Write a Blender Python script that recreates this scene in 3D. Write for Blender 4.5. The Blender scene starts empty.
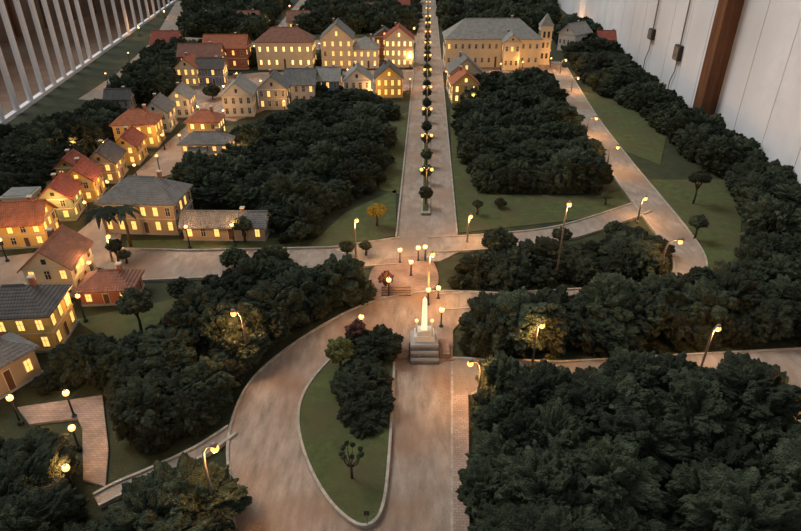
import bpy, bmesh, math, random
from mathutils import Vector, noise, Matrix
from mathutils.geometry import tessellate_polygon
R = random.Random(7)
sc = bpy.context.scene
sc.view_settings.view_transform = 'Standard'
sc.view_settings.look = 'None'
sc.view_settings.exposure = 0.0

# ---------------------------------------------------------------- survey of the site plan
CAM_H = 10.0
def S(px, py, z=0.0):
    dx = (px-400.5)/600.0; dy = (265.5-py)/600.0
    d = Vector((dx, .5*dy+.8660254, .8660254*dy-.5))
    t = (CAM_H-z)/(-d.z)
    return Vector((d.x*t, d.y*t, z))
def HT(P, ty):
    dy = (265.5-ty)/600.0
    return CAM_H + (.8660254*dy-.5)/(.5*dy+.8660254)*P.y

# ---------------------------------------------------------------- materials
def mat(name, col, rough=.8, metal=0, emit=None, es=0):
    m = bpy.data.materials.new(name); m.use_nodes = True
    b = m.node_tree.nodes['Principled BSDF']
    b.inputs['Base Color'].default_value = (*col, 1)
    b.inputs['Roughness'].default_value = rough
    b.inputs['Metallic'].default_value = metal
    b.inputs['Specular IOR Level'].default_value = .25
    if emit:
        b.inputs['Emission Color'].default_value = (*emit, 1)
        b.inputs['Emission Strength'].default_value = es
    return m
def noisy(name, c1, c2, scale=2.0, detail=6, rough=.9, bump=.3, bscale=None, c3=None, sc3=.3, rand=False, bdist=.05, p3=(.42, .66), stretch=None):
    m = mat(name, c1, rough); nt = m.node_tree; N = nt.nodes; L = nt.links; b = N['Principled BSDF']
    tc = N.new('ShaderNodeTexCoord')
    n = N.new('ShaderNodeTexNoise'); n.inputs['Scale'].default_value = scale; n.inputs['Detail'].default_value = detail
    n.inputs['Roughness'].default_value = .65
    if stretch:
        mp = N.new('ShaderNodeMapping'); mp.inputs['Scale'].default_value = stretch
        L.new(tc.outputs['Object'], mp.inputs['Vector']); L.new(mp.outputs['Vector'], n.inputs['Vector'])
    else: L.new(tc.outputs['Object'], n.inputs['Vector'])
    r = N.new('ShaderNodeValToRGB'); r.color_ramp.elements[0].position = .32; r.color_ramp.elements[1].position = .68
    r.color_ramp.elements[0].color = (*c1, 1); r.color_ramp.elements[1].color = (*c2, 1)
    L.new(n.outputs['Fac'], r.inputs['Fac']); out = r.outputs['Color']
    if c3:
        n3 = N.new('ShaderNodeTexNoise'); n3.inputs['Scale'].default_value = sc3; n3.inputs['Detail'].default_value = 7
        L.new(tc.outputs['Object'], n3.inputs['Vector'])
        r3 = N.new('ShaderNodeValToRGB'); r3.color_ramp.elements[0].position = p3[0]; r3.color_ramp.elements[1].position = p3[1]
        L.new(n3.outputs['Fac'], r3.inputs['Fac'])
        mx = N.new('ShaderNodeMixRGB'); mx.inputs['Color2'].default_value = (*c3, 1)
        L.new(r3.outputs['Color'], mx.inputs['Fac']); L.new(out, mx.inputs['Color1']); out = mx.outputs['Color']
    if rand:
        oi = N.new('ShaderNodeObjectInfo'); mr = N.new('ShaderNodeMapRange')
        mr.inputs['To Min'].default_value = .55; mr.inputs['To Max'].default_value = 1.6
        L.new(oi.outputs['Random'], mr.inputs['Value'])
        hs = N.new('ShaderNodeHueSaturation'); L.new(mr.outputs['Result'], hs.inputs['Value']); L.new(out, hs.inputs['Color']); out = hs.outputs['Color']
    L.new(out, b.inputs['Base Color'])
    if bump:
        nb = N.new('ShaderNodeTexNoise'); nb.inputs['Scale'].default_value = bscale or scale*6; nb.inputs['Detail'].default_value = 4
        L.new(tc.outputs['Object'], nb.inputs['Vector'])
        bp = N.new('ShaderNodeBump'); bp.inputs['Strength'].default_value = bump; bp.inputs['Distance'].default_value = bdist
        L.new(nb.outputs['Fac'], bp.inputs['Height']); L.new(bp.outputs['Normal'], b.inputs['Normal'])
    return m
def bricky(name, c1, c2, mortar, scale, w=.5, h=.25):
    m = mat(name, c1, .85); nt = m.node_tree; N = nt.nodes; L = nt.links; b = N['Principled BSDF']
    tc = N.new('ShaderNodeTexCoord'); br = N.new('ShaderNodeTexBrick')
    br.inputs['Scale'].default_value = scale; br.inputs['Color1'].default_value = (*c1, 1); br.inputs['Color2'].default_value = (*c2, 1)
    br.inputs['Mortar'].default_value = (*mortar, 1); br.inputs['Brick Width'].default_value = w; br.inputs['Row Height'].default_value = h
    br.inputs['Mortar Size'].default_value = .02
    L.new(tc.outputs['Object'], br.inputs['Vector'])
    n = N.new('ShaderNodeTexNoise'); n.inputs['Scale'].default_value = 1.5; L.new(tc.outputs['Object'], n.inputs['Vector'])
    mx = N.new('ShaderNodeMixRGB'); mx.blend_type = 'OVERLAY'; mx.inputs['Fac'].default_value = .7
    L.new(br.outputs['Color'], mx.inputs['Color1']); L.new(n.outputs['Fac'], mx.inputs['Color2'])
    L.new(mx.outputs['Color'], b.inputs['Base Color'])
    bp = N.new('ShaderNodeBump'); bp.inputs['Strength'].default_value = .3; bp.inputs['Distance'].default_value = .02
    L.new(br.outputs['Fac'], bp.inputs['Height']); bp.invert = True; L.new(bp.outputs['Normal'], b.inputs['Normal'])
    return m

LK = dict(c3=(.095, .115, .070), sc3=2.6, p3=(.50, .80))
M_leaf = noisy('foliage_dark', (.009, .014, .008), (.052, .071, .038), 7, 9, .95, 1.0, 24, rand=True, bdist=.16, **LK)
M_leaf_ol = noisy('foliage_olive', (.03, .035, .012), (.10, .11, .035), 6, 8, .95, .8, 20)
M_leaf_yel = noisy('foliage_yellow', (.10, .08, .01), (.32, .22, .03), 6, 8, .95, .8, 20)
M_leaf_red = noisy('foliage_russet', (.03, .014, .012), (.09, .04, .03), 6, 8, .95, .8, 20)
M_ground = noisy('terrain_soil', (.018, .024, .011), (.040, .048, .022), 1.2, 8, .95, .6, 18)
M_grass = noisy('lawn_grass', (.044, .062, .020), (.092, .115, .040), 3.0, 12, .95, .9, 45, c3=(.075, .074, .034), sc3=.8)
M_road = noisy('road_paving', (.165, .132, .105), (.36, .30, .24), 2.4, 14, .85, .6, 30, c3=(.20, .122, .078), sc3=.5, stretch=(1.7, .5, 1))
M_road2 = noisy('road_paving_grey', (.18, .155, .130), (.335, .295, .25), 2.4, 14, .85, .6, 30, c3=(.22, .165, .12), sc3=.5, stretch=(1.5, .6, 1))
M_curb = noisy('curb_concrete', (.20, .18, .15), (.38, .35, .30), 5, 6, .85, .2)
M_plaza = bricky('plaza_brick', (.19, .125, .095), (.25, .175, .14), (.11, .09, .07), 5)
M_path = bricky('path_brick', (.23, .17, .135), (.30, .23, .185), (.15, .12, .10), 4)
M_white = noisy('white_paint', (.66, .66, .67), (.80, .80, .80), .6, 6, .6, .08, 10, c3=(.58, .57, .56), sc3=.15)
M_gap = mat('dark_gap', (.22, .22, .22), .9)
M_post = noisy('reddish_timber', (.085, .034, .016), (.19, .08, .034), 1.2, 8, .6, .3, 9, stretch=(2, 2, .3))
M_metal = mat('dark_grey_metal', (.05, .05, .05), .5, .6)
M_pole = mat('grey_pole', (.20, .17, .14), .5, .3)
M_bulb = mat('lamp_bulb_glow', (1, .6, .25), .5, 0, (1, .38, .09), 2.3)
M_bulbw = mat('lamp_globe_glow', (1, .7, .35), .5, 0, (1, .46, .15), 2.1)
M_win = mat('window_glow', (.9, .6, .2), .5, 0, (1, .54, .13), 1.5)
M_win2 = mat('window_glow_bright', (.9, .7, .3), .5, 0, (1, .64, .22), 2.2)
M_dwin = mat('window_dark_glass', (.03, .035, .04), .2)
M_trim = mat('painted_trim', (.50, .46, .38), .7)
M_door = mat('door_wood', (.10, .05, .025), .7)
M_trunk = noisy('bark', (.03, .022, .015), (.07, .05, .035), 12, 5, .95, .4)
M_stone = noisy('monument_stone', (.50, .48, .42), (.66, .64, .58), 6, 6, .7, .15)
M_marble_glow = mat('monument_marble_glow', (.8, .75, .6), .6, 0, (1, .82, .50), .8)  # emission puts the column's lighting into the marble itself
M_dstone = noisy('monument_dark_granite', (.06, .06, .065), (.12, .12, .12), 9, 5, .5, .15)
M_floor = noisy('wood_floor', (.11, .055, .028), (.22, .12, .065), .25, 6, .6, .1, 2, c3=(.22, .16, .11), sc3=.06)
M_brownwall = noisy('brown_plaster', (.16, .10, .065), (.24, .16, .11), .3, 5, .9, .1)

wallcols = {'yellow': (.62, .42, .12), 'ochre': (.46, .28, .08), 'cream': (.58, .50, .35), 'white': (.52, .52, .49), 'green': (.24, .30, .20),
            'tan': (.36, .28, .18), 'blue': (.13, .18, .29), 'brick': (.34, .13, .08), 'grey': (.30, .31, .31)}
M_wall = {k: noisy('plaster_'+k, tuple(x*.85 for x in c), c, 3, 5, .9, .15) for k, c in wallcols.items()}
def roofmat(name, c):
    m = noisy(name, tuple(x*.6 for x in c), c, 4, 8, .85, 0)
    nt = m.node_tree; N = nt.nodes; L = nt.links
    tc = N.new('ShaderNodeTexCoord'); w = N.new('ShaderNodeTexWave'); w.inputs['Scale'].default_value = 6; w.bands_direction = 'Z'
    w2 = N.new('ShaderNodeTexWave'); w2.inputs['Scale'].default_value = 4; w2.bands_direction = 'X'
    L.new(tc.outputs['Object'], w.inputs['Vector']); L.new(tc.outputs['Object'], w2.inputs['Vector'])
    ad = N.new('ShaderNodeMath'); L.new(w.outputs['Fac'], ad.inputs[0]); L.new(w2.outputs['Fac'], ad.inputs[1])
    bp = N.new('ShaderNodeBump'); bp.inputs['Strength'].default_value = .5; bp.inputs['Distance'].default_value = .03
    L.new(ad.outputs[0], bp.inputs['Height']); L.new(bp.outputs['Normal'], N['Principled BSDF'].inputs['Normal'])
    return m
M_roof = {'orange': roofmat('roof_orange_tile', (.42, .15, .075)), 'red': roofmat('roof_red_tile', (.33, .095, .06)),
          'grey': roofmat('roof_grey_slate', (.19, .19, .18)), 'dark': roofmat('roof_dark_slate', (.11, .105, .10)),
          'lgrey': roofmat('roof_light_slate', (.30, .30, .27)), 'brown': roofmat('roof_brown_tile', (.27, .13, .09))}

# ---------------------------------------------------------------- mesh builder
class MB:
    def __init__(s): s.v = []; s.f = []; s.m = []; s.mats = []
    def mi(s, m):
        if m not in s.mats: s.mats.append(m)
        return s.mats.index(m)
    def face(s, pts, m):
        b = len(s.v); s.v += [Vector(p) for p in pts]; s.f.append(tuple(range(b, b+len(pts)))); s.m.append(s.mi(m))
    def raw(s, vs, fs, m):
        b = len(s.v); s.v += [Vector(p) for p in vs]; k = s.mi(m)
        for f in fs: s.f.append(tuple(i+b for i in f)); s.m.append(k)
    def box(s, x0, x1, y0, y1, z0, z1, m, taper=0):
        t = taper
        vs = [(x0, y0, z0), (x1, y0, z0), (x1, y1, z0), (x0, y1, z0), (x0+t, y0+t, z1), (x1-t, y0+t, z1), (x1-t, y1-t, z1), (x0+t, y1-t, z1)]
        s.raw(vs, [(0, 3, 2, 1), (4, 5, 6, 7), (0, 1, 5, 4), (1, 2, 6, 5), (2, 3, 7, 6), (3, 0, 4, 7)], m)
    def tube(s, pts, rads, m, n=8):
        pts = [Vector(p) for p in pts]; vs = []; fs = []
        for i, p in enumerate(pts):
            a = pts[max(i-1, 0)]; c = pts[min(i+1, len(pts)-1)]; d = (c-a).normalized()
            u = d.cross(Vector((0, 1, 0)))
            if u.length < .1: u = d.cross(Vector((1, 0, 0)))
            u.normalize(); w = d.cross(u)
            for k in range(n):
                an = 2*math.pi*k/n; vs.append(p+(u*math.cos(an)+w*math.sin(an))*rads[i])
        for i in range(len(pts)-1):
            for k in range(n):
                fs.append((i*n+k, i*n+(k+1) % n, (i+1)*n+(k+1) % n, (i+1)*n+k))
        fs.append(tuple(range(n))[::-1]); fs.append(tuple((len(pts)-1)*n+k for k in range(n)))
        s.raw(vs, fs, m)
    def ball(s, c, r, m, n=10, sz=1.0):
        c = Vector(c); vs = []; fs = []; h = n//2+1
        for j in range(1, h):
            ph = math.pi*j/h
            for k in range(n):
                a = 2*math.pi*k/n; vs.append(c+Vector((r*math.sin(ph)*math.cos(a), r*math.sin(ph)*math.sin(a), r*sz*math.cos(ph))))
        for j in range(h-2):
            for k in range(n): fs.append((j*n+k, (j+1)*n+k, (j+1)*n+(k+1) % n, j*n+(k+1) % n))
        t = len(vs); vs.append(c+Vector((0, 0, r*sz))); vs.append(c-Vector((0, 0, r*sz)))
        for k in range(n):
            fs.append((t, k, (k+1) % n)); fs.append((t+1, (h-2)*n+(k+1) % n, (h-2)*n+k))
        s.raw(vs, fs, m)
    def obj(s, name, loc=(0, 0, 0), rot=0, smooth=False, parent=None):
        me = bpy.data.meshes.new(name); me.from_pydata([tuple(v) for v in s.v], [], s.f)
        for m in s.mats: me.materials.append(m)
        me.polygons.foreach_set('material_index', s.m)
        if smooth: me.polygons.foreach_set('use_smooth', [True]*len(me.polygons))
        me.update(); o = bpy.data.objects.new(name, me); sc.collection.objects.link(o)
        o.location = loc; o.rotation_euler = (0, 0, rot)
        if parent: o.parent = parent
        return o

def catmull(P, n=8, closed=False):
    P = [Vector(p) for p in P]; out = []; N = len(P)
    rng = range(N) if closed else range(N-1)
    for i in rng:
        if closed: a, b, c, d = P[(i-1) % N], P[i], P[(i+1) % N], P[(i+2) % N]
        else: a, b, c, d = P[max(i-1, 0)], P[i], P[i+1], P[min(i+2, N-1)]
        for k in range(n):
            t = k/n
            out.append(.5*((2*b)+(c-a)*t+(2*a-5*b+4*c-d)*t*t+(3*b-a-3*c+d)*t**3))
    if not closed: out.append(P[-1])
    return out
def slab(name, pts, z0, z1, m, side=None):
    """flat prism over a world-space outline"""
    mb = MB(); side = side or m
    A = sum(pts[i].x*pts[(i+1) % len(pts)].y-pts[(i+1) % len(pts)].x*pts[i].y for i in range(len(pts)))
    if A < 0: pts = pts[::-1]
    tri = tessellate_polygon([[Vector((p.x, p.y, 0)) for p in pts]])
    fs = []
    for t in tri:
        a, b, c = [pts[i] for i in t]
        if (b.x-a.x)*(c.y-a.y)-(c.x-a.x)*(b.y-a.y) < 0: t = (t[0], t[2], t[1])
        fs.append(tuple(t))
    mb.raw([(p.x, p.y, z1) for p in pts], fs, m)
    n = len(pts)
    for i in range(n):
        a = pts[i]; b = pts[(i+1) % n]
        mb.face([(a.x, a.y, z0), (b.x, b.y, z0), (b.x, b.y, z1), (a.x, a.y, z1)], side)
    return mb.obj(name)
def strip(mb, P, widths, z0, z1, m):
    n = len(P); L = []; Rr = []
    for i in range(n):
        a = P[max(i-1, 0)]; b = P[min(i+1, n-1)]; d = (b-a); d.z = 0; d.normalize(); q = Vector((-d.y, d.x, 0))*(widths[i]/2)
        L.append(P[i]+q); Rr.append(P[i]-q)
    for i in range(n-1):
        l0, l1, r0, r1 = L[i], L[i+1], Rr[i], Rr[i+1]
        mb.face([(r0.x, r0.y, z1), (r1.x, r1.y, z1), (l1.x, l1.y, z1), (l0.x, l0.y, z1)], m)
        mb.face([(r0.x, r0.y, z0), (r1.x, r1.y, z0), (r1.x, r1.y, z1), (r0.x, r0.y, z1)], m)
        mb.face([(l1.x, l1.y, z0), (l0.x, l0.y, z0), (l0.x, l0.y, z1), (l1.x, l1.y, z1)], m)
def ribbon(name, pts, w, z1, m, curb=True, n=8):
    P = catmull([S(*p) for p in pts], n)
    if isinstance(w, (int, float)): w = [w]*len(pts)
    W = []
    for i in range(len(pts)-1):
        for k in range(n): W.append(w[i]+(w[i+1]-w[i])*k/n)
    W.append(w[-1])
    mb = MB(); strip(mb, P, W, 0, z1, m)
    if curb:
        for sgn in (-1, 1):
            Q = []
            for i in range(len(P)):
                a = P[max(i-1, 0)]; b = P[min(i+1, len(P)-1)]; d = (b-a).normalized()
                Q.append(P[i]+Vector((-d.y, d.x, 0))*(W[i]/2*sgn))
            strip(mb, Q, [.06]*len(Q), 0, z1+.04, M_curb)
    return mb.obj(name)
def curbs(name, lists, w=.06, z1=.095):
    mb = MB()
    for l, sm in lists:
        P = [S(*p) for p in l]
        if sm: P = catmull(P, 6)
        strip(mb, P, [w]*len(P), 0, z1, M_curb)
    return mb.obj(name)
def PX(l): return [S(*p) for p in l]

# ---------------------------------------------------------------- room shell
FX = lambda Y: -22.1-.1576*(Y-32.5)
WX = lambda Y: 16.5+.0685*(Y-22.7)
slab('model_town_terrain', [Vector((FX(2), 2, 0)), Vector((WX(2)-.02, 2, 0)), Vector((WX(125)-.02, 125, 0)), Vector((FX(125), 125, 0))], -1.0, 0.0, M_ground)
mb = MB(); mb.box(-100, 40, -20, 150, -6.4, -6, M_floor); mb.obj('floor')
mb = MB()
for k in range(44):
    y0 = k*3.0; y1 = y0+2.95
    a0, a1 = WX(y0), WX(y1)
    vs = [(a0, y0, -6), (a1, y1, -6), (a1, y1, 18), (a0, y0, 18), (a0+.25, y0, -6), (a1+.25, y1, -6), (a1+.25, y1, 18), (a0+.25, y0, 18)]
    mb.raw(vs, [(0, 3, 2, 1), (0, 4, 7, 3), (1, 2, 6, 5), (3, 7, 6, 2)], M_white)
mb.raw([(WX(0)+.2, 0, -6), (WX(132)+.2, 132, -6), (WX(132)+.2, 132, 18), (WX(0)+.2, 0, 18)], [(0, 3, 2, 1)], M_gap)
mb.raw([(WX(0)+.6, 0, -6), (WX(132)+.6, 132, -6), (WX(132)+.6, 132, 18), (WX(0)+.6, 0, 18)], [(0, 1, 2, 3)], M_white)
mb.obj('wall_right')
mb = MB(); mb.box(-100, 40, 132, 132.5, -6, 18, M_brownwall); mb.obj('wall_back')
mb = MB(); mb.box(-60.5, -60, -20, 150, -6, 18, M_brownwall)
for y in range(0, 130, 9): mb.box(-60, -59.6, y, y+.8, -6, 18, M_post)
mb.obj('wall_left')
# timber post
mb = MB(); px = WX(33)-.45
mb.box(px-.42, px+.42, 32.55, 33.5, -1, 18, M_post)
mb.box(px-.48, px+.46, 32.48, 33.57, 0, .25, M_post)
mb.obj('timber_post')
def wallbox(name, Y, z, w, h):
    mb = MB(); x = WX(Y)
    mb.box(x-.25, x, Y-w/2, Y+w/2, z-h/2, z+h/2, M_metal, 0)
    mb.box(x-.31, x-.25, Y-w/2+.08, Y+w/2-.08, z-h/2+.08, z+h/2-.08, M_pole)
    mb.tube([(x-.1, Y, z+h/2), (x-.1, Y, z+7), (x-.1, Y+.02, 17)], [.05]*3, M_pole, 6)
    mb.tube([(x-.1, Y, z-h/2), (x-.1, Y, z-h/2-.7), (x-.1, Y+.4, z-h/2-1.4), (x-.1, Y+.4, 0)], [.035]*4, M_pole, 6)
    mb.obj(name)
wallbox('electrical_box', 39.5, 2.7, .85, .9)
wallbox('electrical_box', 45.3, 2.9, .8, .7)
# slatted fence on the left
mb = MB(); Y = 14.0
while Y < 124:
    x = FX(Y); mb.box(x-.30, x-.12, Y-.18, Y+.18, -1, 13, M_white); Y += 2.15 if Y < 50 else 3.3
for z in (.0, 12.4):
    a, b = FX(13), FX(124)
    mb.raw([(a-.4, 13, z), (a-.08, 13, z), (b-.08, 124, z), (b-.4, 124, z), (a-.4, 13, z+.2), (a-.08, 13, z+.2), (b-.08, 124, z+.2), (b-.4, 124, z+.2)],
           [(0, 3, 2, 1), (4, 5, 6, 7), (0, 1, 5, 4), (1, 2, 6, 5), (2, 3, 7, 6), (3, 0, 4, 7)], M_white)
mb.obj('slatted_fence')

# ---------------------------------------------------------------- roads, lawns, paths
slab('avenue_road', PX([(420, 0), (396, 252), (458, 246), (435.5, 0)]), 0, .030, M_road2)
slab('cross_street_road', PX([(0, 258), (62, 250), (100, 236), (118, 250), (190, 252), (330, 249), (400, 238), (460, 236), (460, 252), (440, 262), (400, 264), (330, 270), (215, 279), (140, 282), (100, 268), (60, 262), (20, 292), (0, 300)]), 0, .034, M_road2)
slab('village_street_road', PX([(55, 252), (100, 215), (118, 190), (150, 160), (165, 145), (185, 128), (197, 108), (220, 104), (200, 130), (238, 158), (190, 170), (160, 178), (128, 205), (118, 252)]), 0, .038, M_road2)
slab('village_upper_road', PX([(175, 82), (260, 73), (416, 70), (413, 90), (350, 99), (270, 108), (235, 122), (185, 115)]), 0, .042, M_road)
slab('fence_side_road', PX([(78, 100), (116, 75), (154, 40), (176, 2), (195, 0), (175, 35), (150, 70), (105, 102)]), 0, .046, M_road2)
slab('far_street_road', PX([(150, 35), (260, 43), (418, 36), (418, 43), (260, 54), (150, 45)]), 0, .050, M_road)
slab('far_diagonal_road', PX([(262, 45), (300, 0), (318, 0), (285, 45)]), 0, .054, M_road2)
slab('hall_forecourt_road', PX([(440, 60), (560, 62), (565, 74), (478, 73), (440, 72)]), 0, .046, M_road)
ribbon('hillside_road', [(559, 68), (583, 112), (610, 152), (640, 192), (668, 228), (688, 258), (684, 280), (650, 290), (590, 295), (500, 301), (440, 303)],
       [1.2, 1.25, 1.3, 1.35, 1.3, 1.1, .85, .65, .6, .7, .9], .042, M_road2)
ribbon('upper_cross_road', [(430, 246), (500, 242), (570, 232), (642, 208)], [1.1, 1.1, 1.0, .9], .046, M_road2)
outer = [(560, 292), (500, 295), (440, 293), (400, 297), (360, 308), (315, 332), (275, 360), (250, 385), (235, 415), (228, 450), (232, 500), (238, 560), (245, 640)]
OW = catmull(PX(outer), 6)
slab('main_boulevard_road', OW+PX([(453, 640), (453, 364), (453, 332), (470, 312), (560, 302)]), 0, .058, M_road)
slab('lower_cross_road', PX([(449, 359), (560, 364), (700, 356), (815, 350), (840, 420), (801, 452), (775, 425), (745, 392), (690, 382), (560, 380), (500, 386), (470, 397), (450, 397)]), 0, .062, M_road2)
slab('sidewalk_strip', PX([(453, 394), (468, 392), (470, 640), (453, 640)]), 0, .10, M_path, M_curb)
isl = [(352, 346), (322, 372), (303, 400), (299, 430), (309, 468), (330, 505), (356, 528), (374, 526), (384, 505), (389, 460), (392, 410), (394, 366), (390, 345)]
IW = catmull(PX(isl), 5, True)
slab('traffic_island_lawn', IW, 0, .14, M_grass, M_curb)
mb = MB(); strip(mb, IW+[IW[0]], [.06]*(len(IW)+1), 0, .16, M_curb)
mb.obj('island_curb')
slab('plaza_paving', catmull(PX([(376, 266), (400, 259), (428, 260), (438, 275), (434, 290), (405, 298), (378, 302), (368, 288)]), 4, True), 0, .075, M_plaza, M_curb)
slab('garden_path', PX([(18, 409), (60, 403), (103, 397), (109, 450), (106, 488), (84, 482), (83, 430), (78, 420), (30, 426)]), 0, .06, M_path, M_curb)
ribbon('footpath', [(97, 503), (120, 491), (155, 476), (200, 454), (233, 432)], [.34, .36, .36, .34, .32], .07, M_road2)
G = {'a': [(306, 249), (345, 213), (396, 190), (396, 236), (330, 247)], 'b': [(372, 128), (408, 112), (401, 195), (380, 190)],
     'c': [(450, 108), (462, 110), (478, 195), (600, 196), (624, 190), (632, 212), (560, 222), (459, 233), (453, 200)],
     'd': [(572, 90), (625, 100), (668, 130), (660, 165), (620, 150)], 'e': [(650, 180), (745, 180), (738, 262), (708, 272), (672, 222)],
     'f': [(75, 320), (195, 295), (192, 330), (120, 350)], 'g': [(126, 241), (300, 238), (300, 249), (128, 250)], 'h': [(455, 305), (520, 304), (500, 330), (458, 330)],
     'i': [(60, 135), (130, 118), (118, 165), (20, 200), (0, 200), (0, 160)], 'j': [(215, 128), (300, 118), (300, 150), (240, 150)]}
for k, v in G.items(): slab('grass_lawn', PX(v), 0, .022, M_grass)
curbs('road_curbs', [([(420.5, 5), (396, 240)], False), ([(436, 5), (457, 236)], False), ([(400, 239), (330, 249), (190, 252), (118, 250)], False),
      ([(396, 266), (330, 270), (215, 279), (140, 282), (104, 272)], False), (outer[1:], True), ([(452, 364), (452, 640)], False),
      ([(450, 360), (560, 364), (700, 356), (815, 350)], False), ([(470, 397), (500, 386), (560, 380), (690, 382), (745, 392), (775, 425), (801, 452)], True)])
# avenue median
mb = MB(); strip(mb, [S(425.5, 216), S(427, 60), S(427.8, 5)], [.34, .34, .34], 0, .12, M_curb)
strip(mb, [S(425.5, 214), S(427, 60), S(427.8, 6)], [.22, .22, .22], .1, .13, M_grass); mb.obj('avenue_median')

# ---------------------------------------------------------------- foliage clumps
def clump_mesh(name, sub, seed, m, squash=.85):
    bm = bmesh.new(); bmesh.ops.create_icosphere(bm, subdivisions=sub, radius=1)
    o = Vector((seed*7.3, seed*3.1, seed*5.7))
    for v in bm.verts:
        d = v.co.normalized(); dw = d+.12*noise.noise_vector(d*3+o)
        f1 = noise.voronoi(dw*1.6+o)[0][0]; f2 = noise.voronoi(dw*3.8+o)[0][0]
        r = .60+.48*(1-min(1, f1/.75)**2)-.10+.27*(1-min(1, f2/.75)**2)
        r += .10*noise.noise(d*3+o)
        if sub > 5:
            f3 = noise.voronoi(dw*9.5+o)[0][0]; r += .10*(1-min(1, f3/.7)**2)+.055*noise.noise(d*28+o)
        v.co = d*r; v.co.z *= squash
    me = bpy.data.meshes.new(name); bm.to_mesh(me); bm.free(); me.materials.append(m)
    me.polygons.foreach_set('use_smooth', [True]*len(me.polygons)); return me
FC = bpy.data.collections.new('foliage_clumps')
for i in range(5):
    FC.objects.link(bpy.data.objects.new('foliage_clump_%d' % i, clump_mesh('clump', 7, i+1, M_leaf)))
ng = bpy.data.node_groups.new('scatter_foliage', 'GeometryNodeTree')
ng.interface.new_socket('Geometry', in_out='INPUT', socket_type='NodeSocketGeometry')
ng.interface.new_socket('Geometry', in_out='OUTPUT', socket_type='NodeSocketGeometry')
gi = ng.nodes.new('NodeGroupInput'); go = ng.nodes.new('NodeGroupOutput')
iop = ng.nodes.new('GeometryNodeInstanceOnPoints'); ci = ng.nodes.new('GeometryNodeCollectionInfo')
ci.inputs['Collection'].default_value = FC; ci.inputs['Separate Children'].default_value = True; ci.inputs['Reset Children'].default_value = True
def na(nm, t):
    n = ng.nodes.new('GeometryNodeInputNamedAttribute'); n.data_type = t; n.inputs['Name'].default_value = nm; return n.outputs['Attribute']
e2r = ng.nodes.new('FunctionNodeEulerToRotation')
lk = ng.links.new
lk(gi.outputs[0], iop.inputs['Points']); lk(ci.outputs[0], iop.inputs['Instance']); iop.inputs['Pick Instance'].default_value = True
lk(na('idx', 'INT'), iop.inputs['Instance Index']); lk(na('rot', 'FLOAT_VECTOR'), e2r.inputs[0]); lk(e2r.outputs[0], iop.inputs['Rotation'])
lk(na('scl', 'FLOAT_VECTOR'), iop.inputs['Scale']); lk(iop.outputs[0], go.inputs[0])
def inside(x, y, P):
    c = False; n = len(P); j = n-1
    for i in range(n):
        if ((P[i].y > y) != (P[j].y > y)) and x < (P[j].x-P[i].x)*(y-P[i].y)/(P[j].y-P[i].y)+P[i].x: c = not c
        j = i
    return c
TOT = 0
def shrubs(name, px, r=.55, hgt=1.0, inset=.4, var=.75):
    """thicket filling a plan outline"""
    global TOT
    P = PX(px); xs = [p.x for p in P]; ys = [p.y for p in P]; pts = []
    s = r*1.02; y = min(ys); row = 0
    while y < max(ys):
        x = min(xs)+(row % 2)*s/2
        while x < max(xs):
            jx = x+R.uniform(-.42, .42)*s; jy = y+R.uniform(-.42, .42)*s
            big = max(0, min(1, .5+1.1*noise.noise(Vector((jx*.55/r, jy*.55/r, 3.3)))))
            k = r*R.uniform(.55, 1.12)*(.72+.62*big)
            ok = inside(jx, jy, P)
            for q in (inset*1.9*k/r, inset):
                if all(inside(jx+a, jy+b, P) for a, b in ((q*r, 0), (-q*r, 0), (0, q*r), (0, -q*r))): break
                k *= .66
            else: ok = ok and all(inside(jx+a, jy+b, P) for a, b in ((.12, 0), (-.12, 0), (0, .12), (0, -.12)))
            if ok:
                pts.append((jx, jy, k*.30*hgt+(R.uniform(0, .45)+.55*big)*min(r, k)*hgt*var, k))
            x += s
        y += s*.87; row += 1
    me = bpy.data.meshes.new(name); me.from_pydata([p[:3] for p in pts], [], [])
    a = me.attributes.new('idx', 'INT', 'POINT'); a.data.foreach_set('value', [R.randrange(5) for _ in pts])
    a = me.attributes.new('rot', 'FLOAT_VECTOR', 'POINT'); a.data.foreach_set('vector', [c for _ in pts for c in (R.uniform(-.5, .5), R.uniform(-.5, .5), R.uniform(0, 6.28))])
    sv = []
    for p in pts: sv += [p[3]*R.uniform(.85, 1.25), p[3]*R.uniform(.85, 1.25), p[3]*R.uniform(.8, 1.15)*hgt]
    a = me.attributes.new('scl', 'FLOAT_VECTOR', 'POINT'); a.data.foreach_set('vector', sv)
    o = bpy.data.objects.new(name, me); sc.collection.objects.link(o)
    md = o.modifiers.new('scatter', 'NODES'); md.node_group = ng; TOT += len(pts); return o
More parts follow.
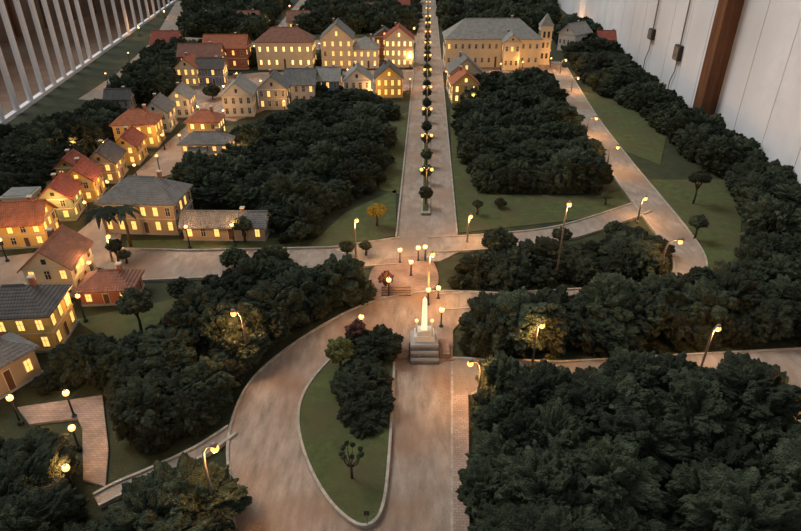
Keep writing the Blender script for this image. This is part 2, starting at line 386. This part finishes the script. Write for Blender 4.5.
SH = [
 ([(168, 190), (190, 172), (215, 165), (245, 132), (330, 112), (385, 126), (395, 150), (385, 186), (342, 212), (308, 244), (285, 247), (255, 222), (225, 212)], .66, 1),
 ([(454, 124), (472, 88), (550, 82), (570, 120), (608, 184), (596, 196), (480, 194), (460, 156)], .66, 1),
 ([(568, 62), (625, 62), (700, 128), (806, 202), (806, 300), (775, 300), (745, 255), (735, 195), (690, 165), (640, 115), (585, 88)], .70, 1),
 ([(458, 264), (520, 260), (575, 249), (650, 244), (668, 258), (664, 282), (590, 289), (500, 294), (450, 290)], .50, .9),
 ([(540, 308), (640, 302), (705, 287), (740, 266), (830, 284), (830, 348), (700, 353), (560, 360), (456, 358), (458, 335), (500, 320)], .60, .95),
 ([(472, 402), (540, 385), (690, 387), (742, 397), (774, 434), (830, 484), (850, 640), (472, 640)], .66, 1.08, .36, .9),
 ([(195, 300), (235, 270), (330, 280), (374, 280), (372, 302), (335, 313), (288, 339), (256, 366), (233, 400), (218, 416), (165, 450), (120, 470), (114, 402), (60, 392), (70, 355), (130, 350), (190, 330)], .58, 1.05, .36, .85),
 ([(-10, 452), (68, 452), (72, 496), (92, 528), (165, 508), (228, 474), (226, 500), (234, 560), (240, 640), (-60, 640)], .55, .95),
 ([(-5, 150), (60, 122), (105, 108), (130, 122), (100, 160), (60, 180), (20, 205), (-5, 210)], .65, 1),
 ([(112, 98), (165, 45), (215, 60), (180, 88), (170, 100), (125, 108)], .8, 1),
 ([(180, 36), (190, 4), (290, 2), (262, 40)], 1.0, 1.1), ([(292, 34), (318, 2), (418, 1), (416, 34)], 1.0, 1.1),
 ([(438, 2), (552, 1), (560, 22), (540, 34), (442, 32)], 1.0, 1.1),
 ([(342, 350), (391, 345), (392, 400), (388, 450), (352, 442), (330, 404)], .40, .9, .3),
 ([(545, 30), (590, 30), (625, 58), (570, 62)], .8, .9), ([(300, 98), (330, 96), (370, 104), (398, 110), (396, 122), (320, 112)], .6, .9),
 ([(150, 196), (225, 200), (232, 214), (190, 212)], .45, .8), ([(28, 392), (70, 376), (98, 388), (40, 398)], .35, .8),
 ([(240, 58), (262, 50), (262, 64), (246, 72)], .6, .9), ([(312, 60), (322, 50), (322, 70), (313, 72)], .5, .8)]
for s_ in SH: shrubs('shrub_thicket', *s_)
print('clumps', TOT)

# ---------------------------------------------------------------- trees
small = {m.name: [clump_mesh('c', 5, 11+i, m, .9) for i in range(3)] for m in (M_leaf, M_leaf_ol, M_leaf_yel, M_leaf_red)}
def add_clump(mb, c, r, m):
    me = R.choice(small[m.name]); a = R.uniform(0, 6.28); ca, sa = math.cos(a), math.sin(a)
    mb.raw([(c[0]+r*(v.co.x*ca-v.co.y*sa), c[1]+r*(v.co.x*sa+v.co.y*ca), c[2]+r*v.co.z) for v in me.vertices], [tuple(p.vertices) for p in me.polygons], m)
def tree(bx, by, ty, cr, m=M_leaf, kind='tree'):
    P = S(bx, by); h = HT(P, ty); mb = MB()
    if kind == 'topiary':
        mb.tube([(0, 0, 0), (0, 0, h-cr)], [.04, .03], M_trunk, 6); add_clump(mb, (0, 0, h-cr), cr*1.12, m)
        return mb.obj('topiary_tree', P, smooth=True)
    mb.tube([(0, 0, 0), (.02, .01, h*.3), (-.02, 0, h*.6)], [.05, .04, .03], M_trunk, 6)
    n = 6
    for i in range(n):
        a = i*6.28/n+R.uniform(-.3, .3); q = (math.cos(a)*cr*.6, math.sin(a)*cr*.6, h-cr*R.uniform(.7, 1.0))
        mb.tube([(-.0, 0, h*.42), (q[0]*.5, q[1]*.5, h*.6), q], [.028, .02, .012], M_trunk, 5)
        add_clump(mb, q, cr*R.uniform(.48, .62), m)
    add_clump(mb, (0, 0, h-cr*.5), cr*.6, m)
    return mb.obj('tree', P, smooth=True)
for a in [(142, 334, 290, .42), (187, 312, 279, .38), (245, 243, 217, .33), (366, 256, 241, .2), (347, 258, 241, .24), (497, 259, 229, .5), (127, 264, 250, .2), (119, 264, 240, .25),
          (693, 204, 170, .35), (612, 240, 222, .3), (695, 304, 268, .4), (235, 268, 248, .4), (560, 246, 228, .3), (694, 240, 215, .3), (477, 215, 200, .2), (605, 205, 192, .2),
          (213, 100, 84, .5), (172, 95, 82, .4), (500, 208, 198, .22), (300, 240, 222, .4)]:
    tree(*a)
tree(357, 348, 322, .24, M_leaf_red, 'topiary'); tree(341, 372, 340, .30, M_leaf_ol, 'topiary')
tree(377, 226, 204, .32, M_leaf_yel); tree(386, 292, 272, .2, M_leaf_red, 'topiary')
for y in (207, 184, 167, 150, 137, 123, 112, 101, 92, 82, 75, 66, 60, 54, 48, 42, 37, 32, 24):
    tree(425.6+(216-y)*.011, y, y-(7+.0866*y)*.82, .24, M_leaf, 'topiary')
def bare(bx, by, ty):
    P = S(bx, by, .14); h = HT(P, ty)-.14; mb = MB()
    mb.tube([(0, 0, 0), (0, 0, h*.5)], [.03, .02], M_trunk, 6)
    for i in range(9):
        a = i*.7; q = Vector((math.cos(a)*.22*R.uniform(.6, 1.2), math.sin(a)*.22*R.uniform(.6, 1.2), h*R.uniform(.75, 1)))
        mb.tube([(0, 0, h*.35), q*.6, q], [.014, .01, .006], M_trunk, 5); add_clump(mb, q, .055, M_leaf)
    mb.obj('sapling_tree', P, smooth=True)
bare(352, 478, 446)
def palm(bx, by, ty):
    P = S(bx, by); h = HT(P, ty); mb = MB()
    mb.tube([(0, 0, 0), (.03, 0, h*.5), (.0, 0, h*.88)], [.06, .045, .04], M_trunk, 8)
    for i in range(13):
        a = i*2*math.pi/13+R.uniform(-.15, .15); L_ = h*.42*R.uniform(.85, 1.1); u = Vector((math.cos(a), math.sin(a), 0)); w = Vector((-u.y, u.x, 0))
        prev = None
        for k in range(9):
            t = k/8; c = u*(L_*t)+Vector((0, 0, h*.88+L_*(.55*t-.95*t*t)))
            wd = .09*math.sin(math.pi*min(1, t*.9+.1))+.008
            cur = (c-w*wd-Vector((0, 0, wd*.5)), c, c+w*wd-Vector((0, 0, wd*.5)))
            if prev:
                mb.face([prev[0], cur[0], cur[1], prev[1]], M_leaf); mb.face([prev[1], cur[1], cur[2], prev[2]], M_leaf)
            prev = cur
    mb.obj('palm_tree', P, smooth=True)
palm(112, 252, 205); palm(131, 247, 204); palm(186, 208, 184)

# ---------------------------------------------------------------- houses
def house(px, py, w, d, h, roof='grey', wall='cream', kind='gable', rot=0, fl=1, rh=None, lit=.75, name='house', annex=None, dens=.46, chim=True, bright=False):
    P = S(px, py); mb = MB(); W = M_wall[wall]; RM = M_roof[roof]; rh = rh or min(w, d)*.42; o = .11; t = .05
    G_ = M_win2 if bright else M_win
    mb.box(-w/2-.03, w/2+.03, -d/2-.03, d/2+.03, 0, .07, M_wall['grey'])
    mb.box(-w/2, w/2, -d/2, d/2, .05, h, W)
    mb.box(-w/2-.04, w/2+.04, -d/2-.04, d/2+.04, h-.05, h, M_trim)
    if fl > 1:
        for f in range(1, fl): mb.box(-w/2-.02, w/2+.02, -d/2-.02, d/2+.02, .07+(h-.08)/fl*f-.015, .07+(h-.08)/fl*f+.015, M_trim)
    if kind == 'gable':
        for sx in (-1, 1):
            x = sx*w/2; tri = [(x, -d/2, h), (x, d/2, h), (x, 0, h+rh)]
            mb.face(tri if sx > 0 else tri[::-1], W)
            xx = x+sx*.015; mb.face([(xx, -.07, h+rh*.22), (xx, .07, h+rh*.22), (xx, .07, h+rh*.52), (xx, -.07, h+rh*.52)], G_ if R.random() < lit else M_dwin)
        k = rh/(d/2); e = h-o*k
        for sy in (-1, 1):
            y0 = sy*(d/2+o); vs = [(-w/2-o, y0, e), (w/2+o, y0, e), (w/2+o, 0, h+rh), (-w/2-o, 0, h+rh)]
            vs += [(a, b, c+t) for a, b, c in vs]
            mb.raw(vs, [(0, 1, 2, 3), (4, 5, 6, 7), (0, 1, 5, 4), (1, 2, 6, 5), (3, 0, 4, 7)], RM)
        mb.tube([(-w/2-o, 0, h+rh+t), (w/2+o, 0, h+rh+t)], [.03, .03], RM, 6)
    elif kind == 'hip':
        W2, D2 = w/2+o, d/2+o; rl = max(W2-D2, .02)
        b = [(-W2, -D2, h), (W2, -D2, h), (W2, D2, h), (-W2, D2, h)]; tp = [(-W2, -D2, h+t), (W2, -D2, h+t), (W2, D2, h+t), (-W2, D2, h+t), (-rl, 0, h+rh), (rl, 0, h+rh)]
        mb.raw(b+tp, [(0, 3, 2, 1), (0, 1, 5, 4), (1, 2, 6, 5), (2, 3, 7, 6), (3, 0, 4, 7), (4, 5, 9, 8), (5, 6, 9), (6, 7, 8, 9), (7, 4, 8)], RM)
        mb.tube([(-rl, 0, h+rh), (rl, 0, h+rh)], [.03, .03], RM, 6)
    elif kind == 'flat':
        mb.box(-w/2-.06, w/2+.06, -d/2-.06, d/2+.06, h, h+.09, M_trim); mb.box(-w/2, w/2, -d/2, d/2, h+.05, h+.12, RM)
    if chim and kind != 'flat':
        cx = w*.22; mb.box(cx-.06, cx+.06, d*.12-.06, d*.12+.06, h, h+rh+.12, M_wall['brick']); mb.box(cx-.08, cx+.08, d*.12-.08, d*.12+.08, h+rh+.12, h+rh+.16, M_trim)
    fh = (h-.08)/fl
    def wins(a, b, side):
        Ln = (b-a); n = max(1, int(round(Ln/dens)))
        for f in range(fl):
            for i in range(n):
                c = a+Ln*(i+.5)/n; ww = min(.075, Ln/n*.27); wh = min(fh*.28, .16); zc = .07+fh*(f+.52)
                door = (f == 0 and i == n//2 and side in 'SE')
                z0, z1 = (zc-wh, zc+wh) if not door else (.07, .07+fh*.78)
                def q(o_, u0, u1, v0, v1, m):
                    if side == 'S': pts = [(u0, -d/2-o_, v0), (u1, -d/2-o_, v0), (u1, -d/2-o_, v1), (u0, -d/2-o_, v1)]
                    if side == 'N': pts = [(u1, d/2+o_, v0), (u0, d/2+o_, v0), (u0, d/2+o_, v1), (u1, d/2+o_, v1)]
                    if side == 'E': pts = [(w/2+o_, u0, v0), (w/2+o_, u1, v0), (w/2+o_, u1, v1), (w/2+o_, u0, v1)]
                    if side == 'W': pts = [(-w/2-o_, u1, v0), (-w/2-o_, u0, v0), (-w/2-o_, u0, v1), (-w/2-o_, u1, v1)]
                    mb.face(pts, m)
                q(.012, c-ww-.025, c+ww+.025, z0-.025, z1+.025, M_trim)
                if door: q(.02, c-ww, c+ww, z0, z1, M_door)
                else:
                    q(.02, c-ww, c+ww, z0, z1, G_ if R.random() < lit else M_dwin)
                    q(.026, c-.008, c+.008, z0, z1, M_trim); q(.026, c-ww, c+ww, zc+wh*.2, zc+wh*.2+.015, M_trim)
    wins(-w/2, w/2, 'S'); wins(-w/2, w/2, 'N'); wins(-d/2, d/2, 'E'); wins(-d/2, d/2, 'W')
    if annex:   # small porch / lean-to
        ax, aw, ad, ah = annex
        mb.box(ax-aw/2, ax+aw/2, -d/2-ad, -d/2, .0, .1, M_wall['grey'])
        for sx in (-1, 1): mb.box(ax+sx*aw/2-.03, ax+sx*aw/2+.03, -d/2-ad, -d/2-ad+.06, .1, ah, M_trim)
        mb.raw([(ax-aw/2-.06, -d/2-ad-.06, ah), (ax+aw/2+.06, -d/2-ad-.06, ah), (ax+aw/2+.06, -d/2, ah+.18), (ax-aw/2-.06, -d/2, ah+.18),
                (ax-aw/2-.06, -d/2-ad-.06, ah+.04), (ax+aw/2+.06, -d/2-ad-.06, ah+.04), (ax+aw/2+.06, -d/2, ah+.22), (ax-aw/2-.06, -d/2, ah+.22)],
               [(0, 3, 2, 1), (4, 5, 6, 7), (0, 1, 5, 4), (1, 2, 6, 5), (3, 0, 4, 7)], RM)
    return mb.obj(name, P, math.radians(rot))
# village street, left side (near to far)
house(30, 240, 1.7, 1.25, .95, 'orange', 'yellow', 'gable', 8, 2)
house(66, 214, 1.35, 1.1, .95, 'red', 'green', 'gable', 100, 2)
house(26, 208, 1.0, .9, .6, 'lgrey', 'white', 'flat', 5, 1)
house(88, 196, 1.35, 1.1, .95, 'red', 'yellow', 'gable', 100, 2)
house(110, 177, 1.6, 1.15, .95, 'dark', 'tan', 'gable', 98, 2)
house(133, 160, 1.5, 1.0, .95, 'red', 'yellow', 'gable', 95, 2)
house(142, 143, 2.0, 1.5, 1.15, 'orange', 'yellow', 'hip', 5, 2)
house(75, 178, 1.1, .9, .7, 'red', 'ochre', 'gable', 95, 1)
house(162, 128, 1.7, 1.3, 1.1, 'grey', 'white', 'gable', 95, 2, lit=.4)
house(184, 114, 1.7, 1.2, 1.1, 'lgrey', 'white', 'gable', 95, 2, lit=.5)
house(122, 108, 1.4, 1.0, .7, 'dark', 'grey', 'gable', 5, 1, lit=.3)
house(208, 136, 1.6, 1.2, .9, 'orange', 'yellow', 'hip', 0, 2, bright=True)
house(210, 157, 2.3, 1.1, .8, 'grey', 'white', 'hip', 0, 2, annex=(-.3, .8, .3, .5))
# big tan building with long wing
house(152, 224, 2.7, 1.7, 1.2, 'grey', 'tan', 'hip', -3, 2, lit=.45, name='town_hall')
house(228, 236, 2.9, .8, .62, 'grey', 'tan', 'gable', -1, 1, lit=.5, name='market_hall')
# lower left group
house(66, 284, 1.6, 1.35, 1.05, 'brown', 'cream', 'gable', 95, 2, lit=.5)
house(114, 296, 1.5, 1.0, .5, 'brown', 'brick', 'hip', 5, 1, lit=.5, name='pavilion')
house(33, 338, 1.9, 1.35, 1.15, 'dark', 'yellow', 'hip', 5, 2, lit=.6, dens=.5)
house(2, 384, 1.5, 1.0, .8, 'grey', 'tan', 'hip', 60, 1)
house(2, 345, 1.2, .9, .6, 'brown', 'white', 'hip', 0, 1, bright=True)
# upper town front row
for x, y, w, rf, wl, rt, li in [(242, 112, 2.2, 'lgrey', 'white', 95, .2), (276, 106, 1.7, 'grey', 'grey', 92, .2), (303, 101, 1.8, 'grey', 'white', 0, .4), (330, 97, 1.4, 'lgrey', 'blue', 0, .6), (358, 97, 1.8, 'lgrey', 'white', 92, .4), (389, 94, 2.0, 'dark', 'yellow', 92, 1)]:
    house(x, y, w, 1.7, 1.25, rf, wl, 'gable', rt, 2, lit=li)
house(214, 84, 1.8, 1.2, 1.2, 'dark', 'blue', 'gable', 0, 2, lit=.4)
house(205, 75, 3.0, 1.6, 1.5, 'brown', 'brick', 'gable', 0, 2, lit=.6, dens=.6); house(230, 67, 3.2, 1.8, 1.6, 'orange', 'brick', 'gable', 0, 2, lit=.6, dens=.6)
house(192, 84, 1.8, 1.4, 1.3, 'orange', 'cream', 'gable', 92, 2, lit=.7)
house(288, 67, 4.2, 2.2, 2.0, 'brown', 'cream', 'hip', 0, 2, lit=1, bright=True, dens=.6)
house(339, 65, 3.0, 2.4, 2.2, 'grey', 'cream', 'gable', 92, 3, lit=.9, dens=.55)
house(366, 66, 2.0, 1.9, 1.4, 'lgrey', 'white', 'hip', 0, 2, lit=.9)
house(399, 65, 2.0, 2.2, 2.1, 'red', 'cream', 'gable', 90, 3, lit=1, bright=True)
house(385, 58, 1.3, 1.6, 1.8, 'dark', 'brick', 'gable', 90, 2)
for i in range(9):
    x = [250, 210, 170, 330, 365, 395, 400, 385, 300][i]; y = [30, 32, 54, 26, 20, 30, 16, 8, 30][i]
    house(x, y, 2.2, 2.0, 1.0, ['brown', 'grey', 'red', 'dark'][i % 4], ['cream', 'tan'][i % 2], 'gable', [0, 90][i % 2], 1, lit=.4, dens=.8)
# right of avenue
house(489, 64, 7.2, 3.0, 2.1, 'lgrey', 'cream', 'hip', 0, 2, rh=1.3, lit=.05, name='college_building', dens=.5)
house(508, 68, 2.2, 1.2, 2.1, 'lgrey', 'cream', 'gable', 90, 2, lit=.1, name='college_gable_wing')
house(463, 100, 1.9, 1.6, 1.2, 'orange', 'yellow', 'gable', 92, 2, bright=True)
house(463, 92, 2.2, 2.0, 1.5, 'grey', 'cream', 'gable', 92, 2, lit=.4)
house(573, 50, 2.3, 1.7, 1.5, 'lgrey', 'white', 'gable', 40, 1, lit=.1); house(606, 50, 1.9, 1.4, 1.0, 'red', 'brick', 'gable', 0, 1, lit=.3)
def tower():
    P = S(542, 64); mb = MB(); w = .42; h = 2.6
    mb.box(-w-.06, w+.06, -w-.06, w+.06, 0, .15, M_stone); mb.box(-w, w, -w, w, .1, h, M_wall['cream'])
    for z in (1.1, 1.9, h): mb.box(-w-.06, w+.06, -w-.06, w+.06, z-.04, z+.04, M_trim)
    mb.box(-w-.04, w+.04, -w-.04, w+.04, h, h+.3, M_wall['cream'])
    mb.raw([(-w-.1, -w-.1, h+.3), (w+.1, -w-.1, h+.3), (w+.1, w+.1, h+.3), (-w-.1, w+.1, h+.3), (0, 0, h+1.2)], [(0, 3, 2, 1), (0, 1, 4), (1, 2, 4), (2, 3, 4), (3, 0, 4)], M_roof['lgrey'])
    mb.tube([(0, 0, h+1.15), (0, 0, h+1.5)], [.03, .01], M_metal, 6)
    for z0, z1 in ((.5, .9), (1.3, 1.7), (2.05, 2.5)):
        for sx in (-.17, .17):
            mb.face([(sx-.09, -w-.012, z0), (sx+.09, -w-.012, z0), (sx+.09, -w-.012, z1), (sx-.09, -w-.012, z1)], M_dwin)
            mb.face([(-w-.012, sx+.09, z0), (-w-.012, sx-.09, z0), (-w-.012, sx-.09, z1), (-w-.012, sx+.09, z1)], M_dwin)
    mb.obj('clock_tower', P)
tower()

# ---------------------------------------------------------------- monument
P = S(424, 356); mb = MB()
mb.box(-.75, .75, -.28, .5, 0, .10, M_plaza); mb.box(-.72, -.4, -.22, .45, .10, .22, M_plaza); mb.box(.4, .66, -.2, .45, .10, .22, M_plaza)
for i in range(6): mb.box(-.36, .36, -.42+i*.055, .5, .05+i*.07, .05+(i+1)*.07, M_dstone if i % 2 == 0 else M_wall['grey'])
mb.box(-.28, .28, -.02, .42, .47, .62, M_stone, .02); mb.box(-.2, .2, .04, .36, .62, .74, M_stone, .02)
mb.box(-.075, .075, .13, .27, .74, 1.62, M_marble_glow, .02); mb.box(-.05, .05, .15, .25, 1.62, 1.74, M_marble_glow, .049)
for sx in (-.2, .2):
    mb.tube([(sx, .2, .62), (sx, .2, .95)], [.03, .02], M_stone, 8); mb.ball((sx, .2, 1.0), .045, M_bulbw)
mb.obj('obelisk_monument', P)
mb = MB()
for k in range(4): mb.box(-.45, .45, -.1+k*.08, .22, .07+k*.04, .11+k*.04, M_plaza)
mb.obj('plaza_steps', S(396, 296))

# ---------------------------------------------------------------- lamps
LE = 2.3
def light(parent, loc, e, r=.06, col=(1, .47, .15)):
    l = bpy.data.lights.new('lamp_light', 'POINT'); l.energy = e*LE; l.color = col; l.shadow_soft_size = r
    o = bpy.data.objects.new('lamp_light', l); sc.collection.objects.link(o); o.parent = parent; o.location = loc
def arm_lamp(bx, by, ty, dx, e=34, r=.075, z=0):
    P = S(bx, by, z); h = HT(P, ty)-z; s = 7+.0866*by; a = dx/s; mb = MB(); q = .032
    mb.tube([(0, 0, 0), (0, 0, .12)], [q*1.8, q*1.5], M_pole)
    mb.tube([(0, 0, .1), (0, 0, h*.8), (a*.12, 0, h*.95), (a*.45, 0, h+.03), (a, 0, h+.05)], [q, q*.8, q*.7, q*.6, q*.6], M_pole)
    mb.tube([(a*.8, 0, h+.08), (a*1.25, 0, h+.06)], [.04, .05], M_pole, 8)
    mb.ball((a*1.05, 0, h-.02), r, M_bulb, 10, .9)
    o = mb.obj('street_lamp', P, smooth=True); light(o, (a*1.05, 0, h-.18), e)
def globe_lamp(bx, by, ty, e=16, r=.075, z=0, name='globe_lamp'):
    P = S(bx, by, z); h = HT(P, ty)-z; mb = MB()
    mb.tube([(0, 0, 0), (0, 0, .08), (0, 0, .12)], [.07, .06, .03], M_metal); mb.tube([(0, 0, .1), (0, 0, h-.05)], [.025, .02], M_metal)
    mb.tube([(0, 0, h-.08), (0, 0, h-.04)], [.03, .06], M_metal); mb.ball((0, 0, h), r, M_bulbw, 12); mb.tube([(0, 0, h+r*.8), (0, 0, h+r*1.3)], [.04, .01], M_metal)
    o = mb.obj(name, P, smooth=True)
    if e: light(o, (0, 0, h+r+.08), e)
def twin_lamp(bx, by, e):
    P = S(bx, by, .12); h = 1.15; mb = MB()
    mb.tube([(0, 0, 0), (0, 0, h)], [.03, .02], M_pole)
    for s_ in (-1, 1):
        mb.tube([(0, 0, h-.03), (s_*.1, 0, h+.08), (s_*.2, 0, h+.05)], [.018]*3, M_pole, 6); mb.ball((s_*.21, 0, h+.0), .07, M_bulb)
    o = mb.obj('twin_head_street_lamp', P, smooth=True)
    if e: light(o, (0, 0, h+.2), e)
for a in [(250, 368, 313, -7), (219, 526, 448, 12), (478, 402, 363, -10), (532, 366, 325, 4), (699, 374, 328, 4), (555, 284, 204, 2), (658, 279, 241, 12), (637, 223, 198, 3),
          (606, 172, 147, 7), (586, 137, 118, 7), (428, 302, 254, 3), (356, 257, 220, 2), (467, 243, 216, 2), (783, 447, 395, 16), (571, 92, 78, 5), (113, 262, 236, 2), (560, 74, 60, 4)]:
    arm_lamp(*a)
for a in [(362, 334, 317), (21, 424, 398), (75, 418, 393), (80, 450, 428), (75, 491, 468), (389, 298, 280), (411, 277, 262), (400, 264, 250), (425, 262, 247), (418, 262, 248), (428, 306, 290), (441, 328, 310), (438, 300, 288)]:
    globe_lamp(*a, e=11)
P = S(740, 390); mb = MB(); h = HT(P, 372); mb.tube([(0, 0, 0), (0, 0, h)], [.05, .045], M_metal); mb.ball((0, 0, h), .06, M_metal); mb.obj('bollard', P)
mb = MB(); P = S(367, 524, .14); mb.tube([(0, 0, 0), (0, 0, .3)], [.012, .012], M_pole); mb.box(-.05, .05, -.01, .01, .25, .38, M_metal); mb.obj('road_sign', P)
for y in (196, 159, 130, 106, 87, 71, 57, 45, 35, 28, 19, 12): twin_lamp(425.8+(216-y)*.011, y, 13 if y > 50 else 20)
far = [(262, 92), (238, 84), (225, 98), (300, 84), (320, 80), (348, 80), (375, 75), (285, 40), (270, 28), (190, 66), (182, 50), (150, 70), (140, 35), (165, 18), (250, 22), (305, 18), (350, 22), (362, 14),
       (380, 30), (345, 36), (455, 22), (470, 18), (490, 26), (505, 14), (450, 50), (500, 74), (522, 72), (550, 68), (570, 24), (545, 22), (380, 12), (402, 24), (225, 124), (182, 150), (160, 172), (122, 212), (60, 226),
       (410, 90), (410, 68), (409, 50), (414, 36), (447, 60), (446, 82), (320, 52), (255, 55), (318, 96), (196, 108), (165, 150), (108, 158), (78, 160), (235, 246), (345, 10), (290, 12), (220, 46), (130, 62), (108, 84),
       (55, 252), (90, 222), (112, 200), (138, 182), (240, 162), (190, 248), (8, 262), (96, 286), (86, 322), (472, 110), (372, 102), (285, 114), (200, 120)]  # some lanterns near the houses are added to warm their walls
for i, (x, y) in enumerate(far):
    s = 7+.0866*y; globe_lamp(x, y, y-s*.85*.87, e=(15 if y > 140 else 22) if y > 40 else 28, r=.065 if y > 40 else .11, name='street_lantern')

# ---------------------------------------------------------------- daylight
w = bpy.data.worlds.new('room_daylight'); sc.world = w; w.use_nodes = True
w.node_tree.nodes['Background'].inputs[0].default_value = (.96, .97, 1, 1); w.node_tree.nodes['Background'].inputs[1].default_value = .42
l = bpy.data.lights.new('window_daylight', 'SUN'); l.energy = 2.1; l.angle = math.radians(25); l.color = (1, .97, .93)
o = bpy.data.objects.new('window_daylight', l); sc.collection.objects.link(o)
o.rotation_euler = Vector((.7, -.5, -1)).to_track_quat('-Z', 'Y').to_euler()

c = bpy.data.cameras.new('camera'); c.sensor_width = 36; c.lens = 600/801*36; c.clip_end = 500
co = bpy.data.objects.new('camera', c); sc.collection.objects.link(co); co.location = (0, 0, CAM_H); co.rotation_euler = (math.radians(60), 0, 0)
sc.camera = co
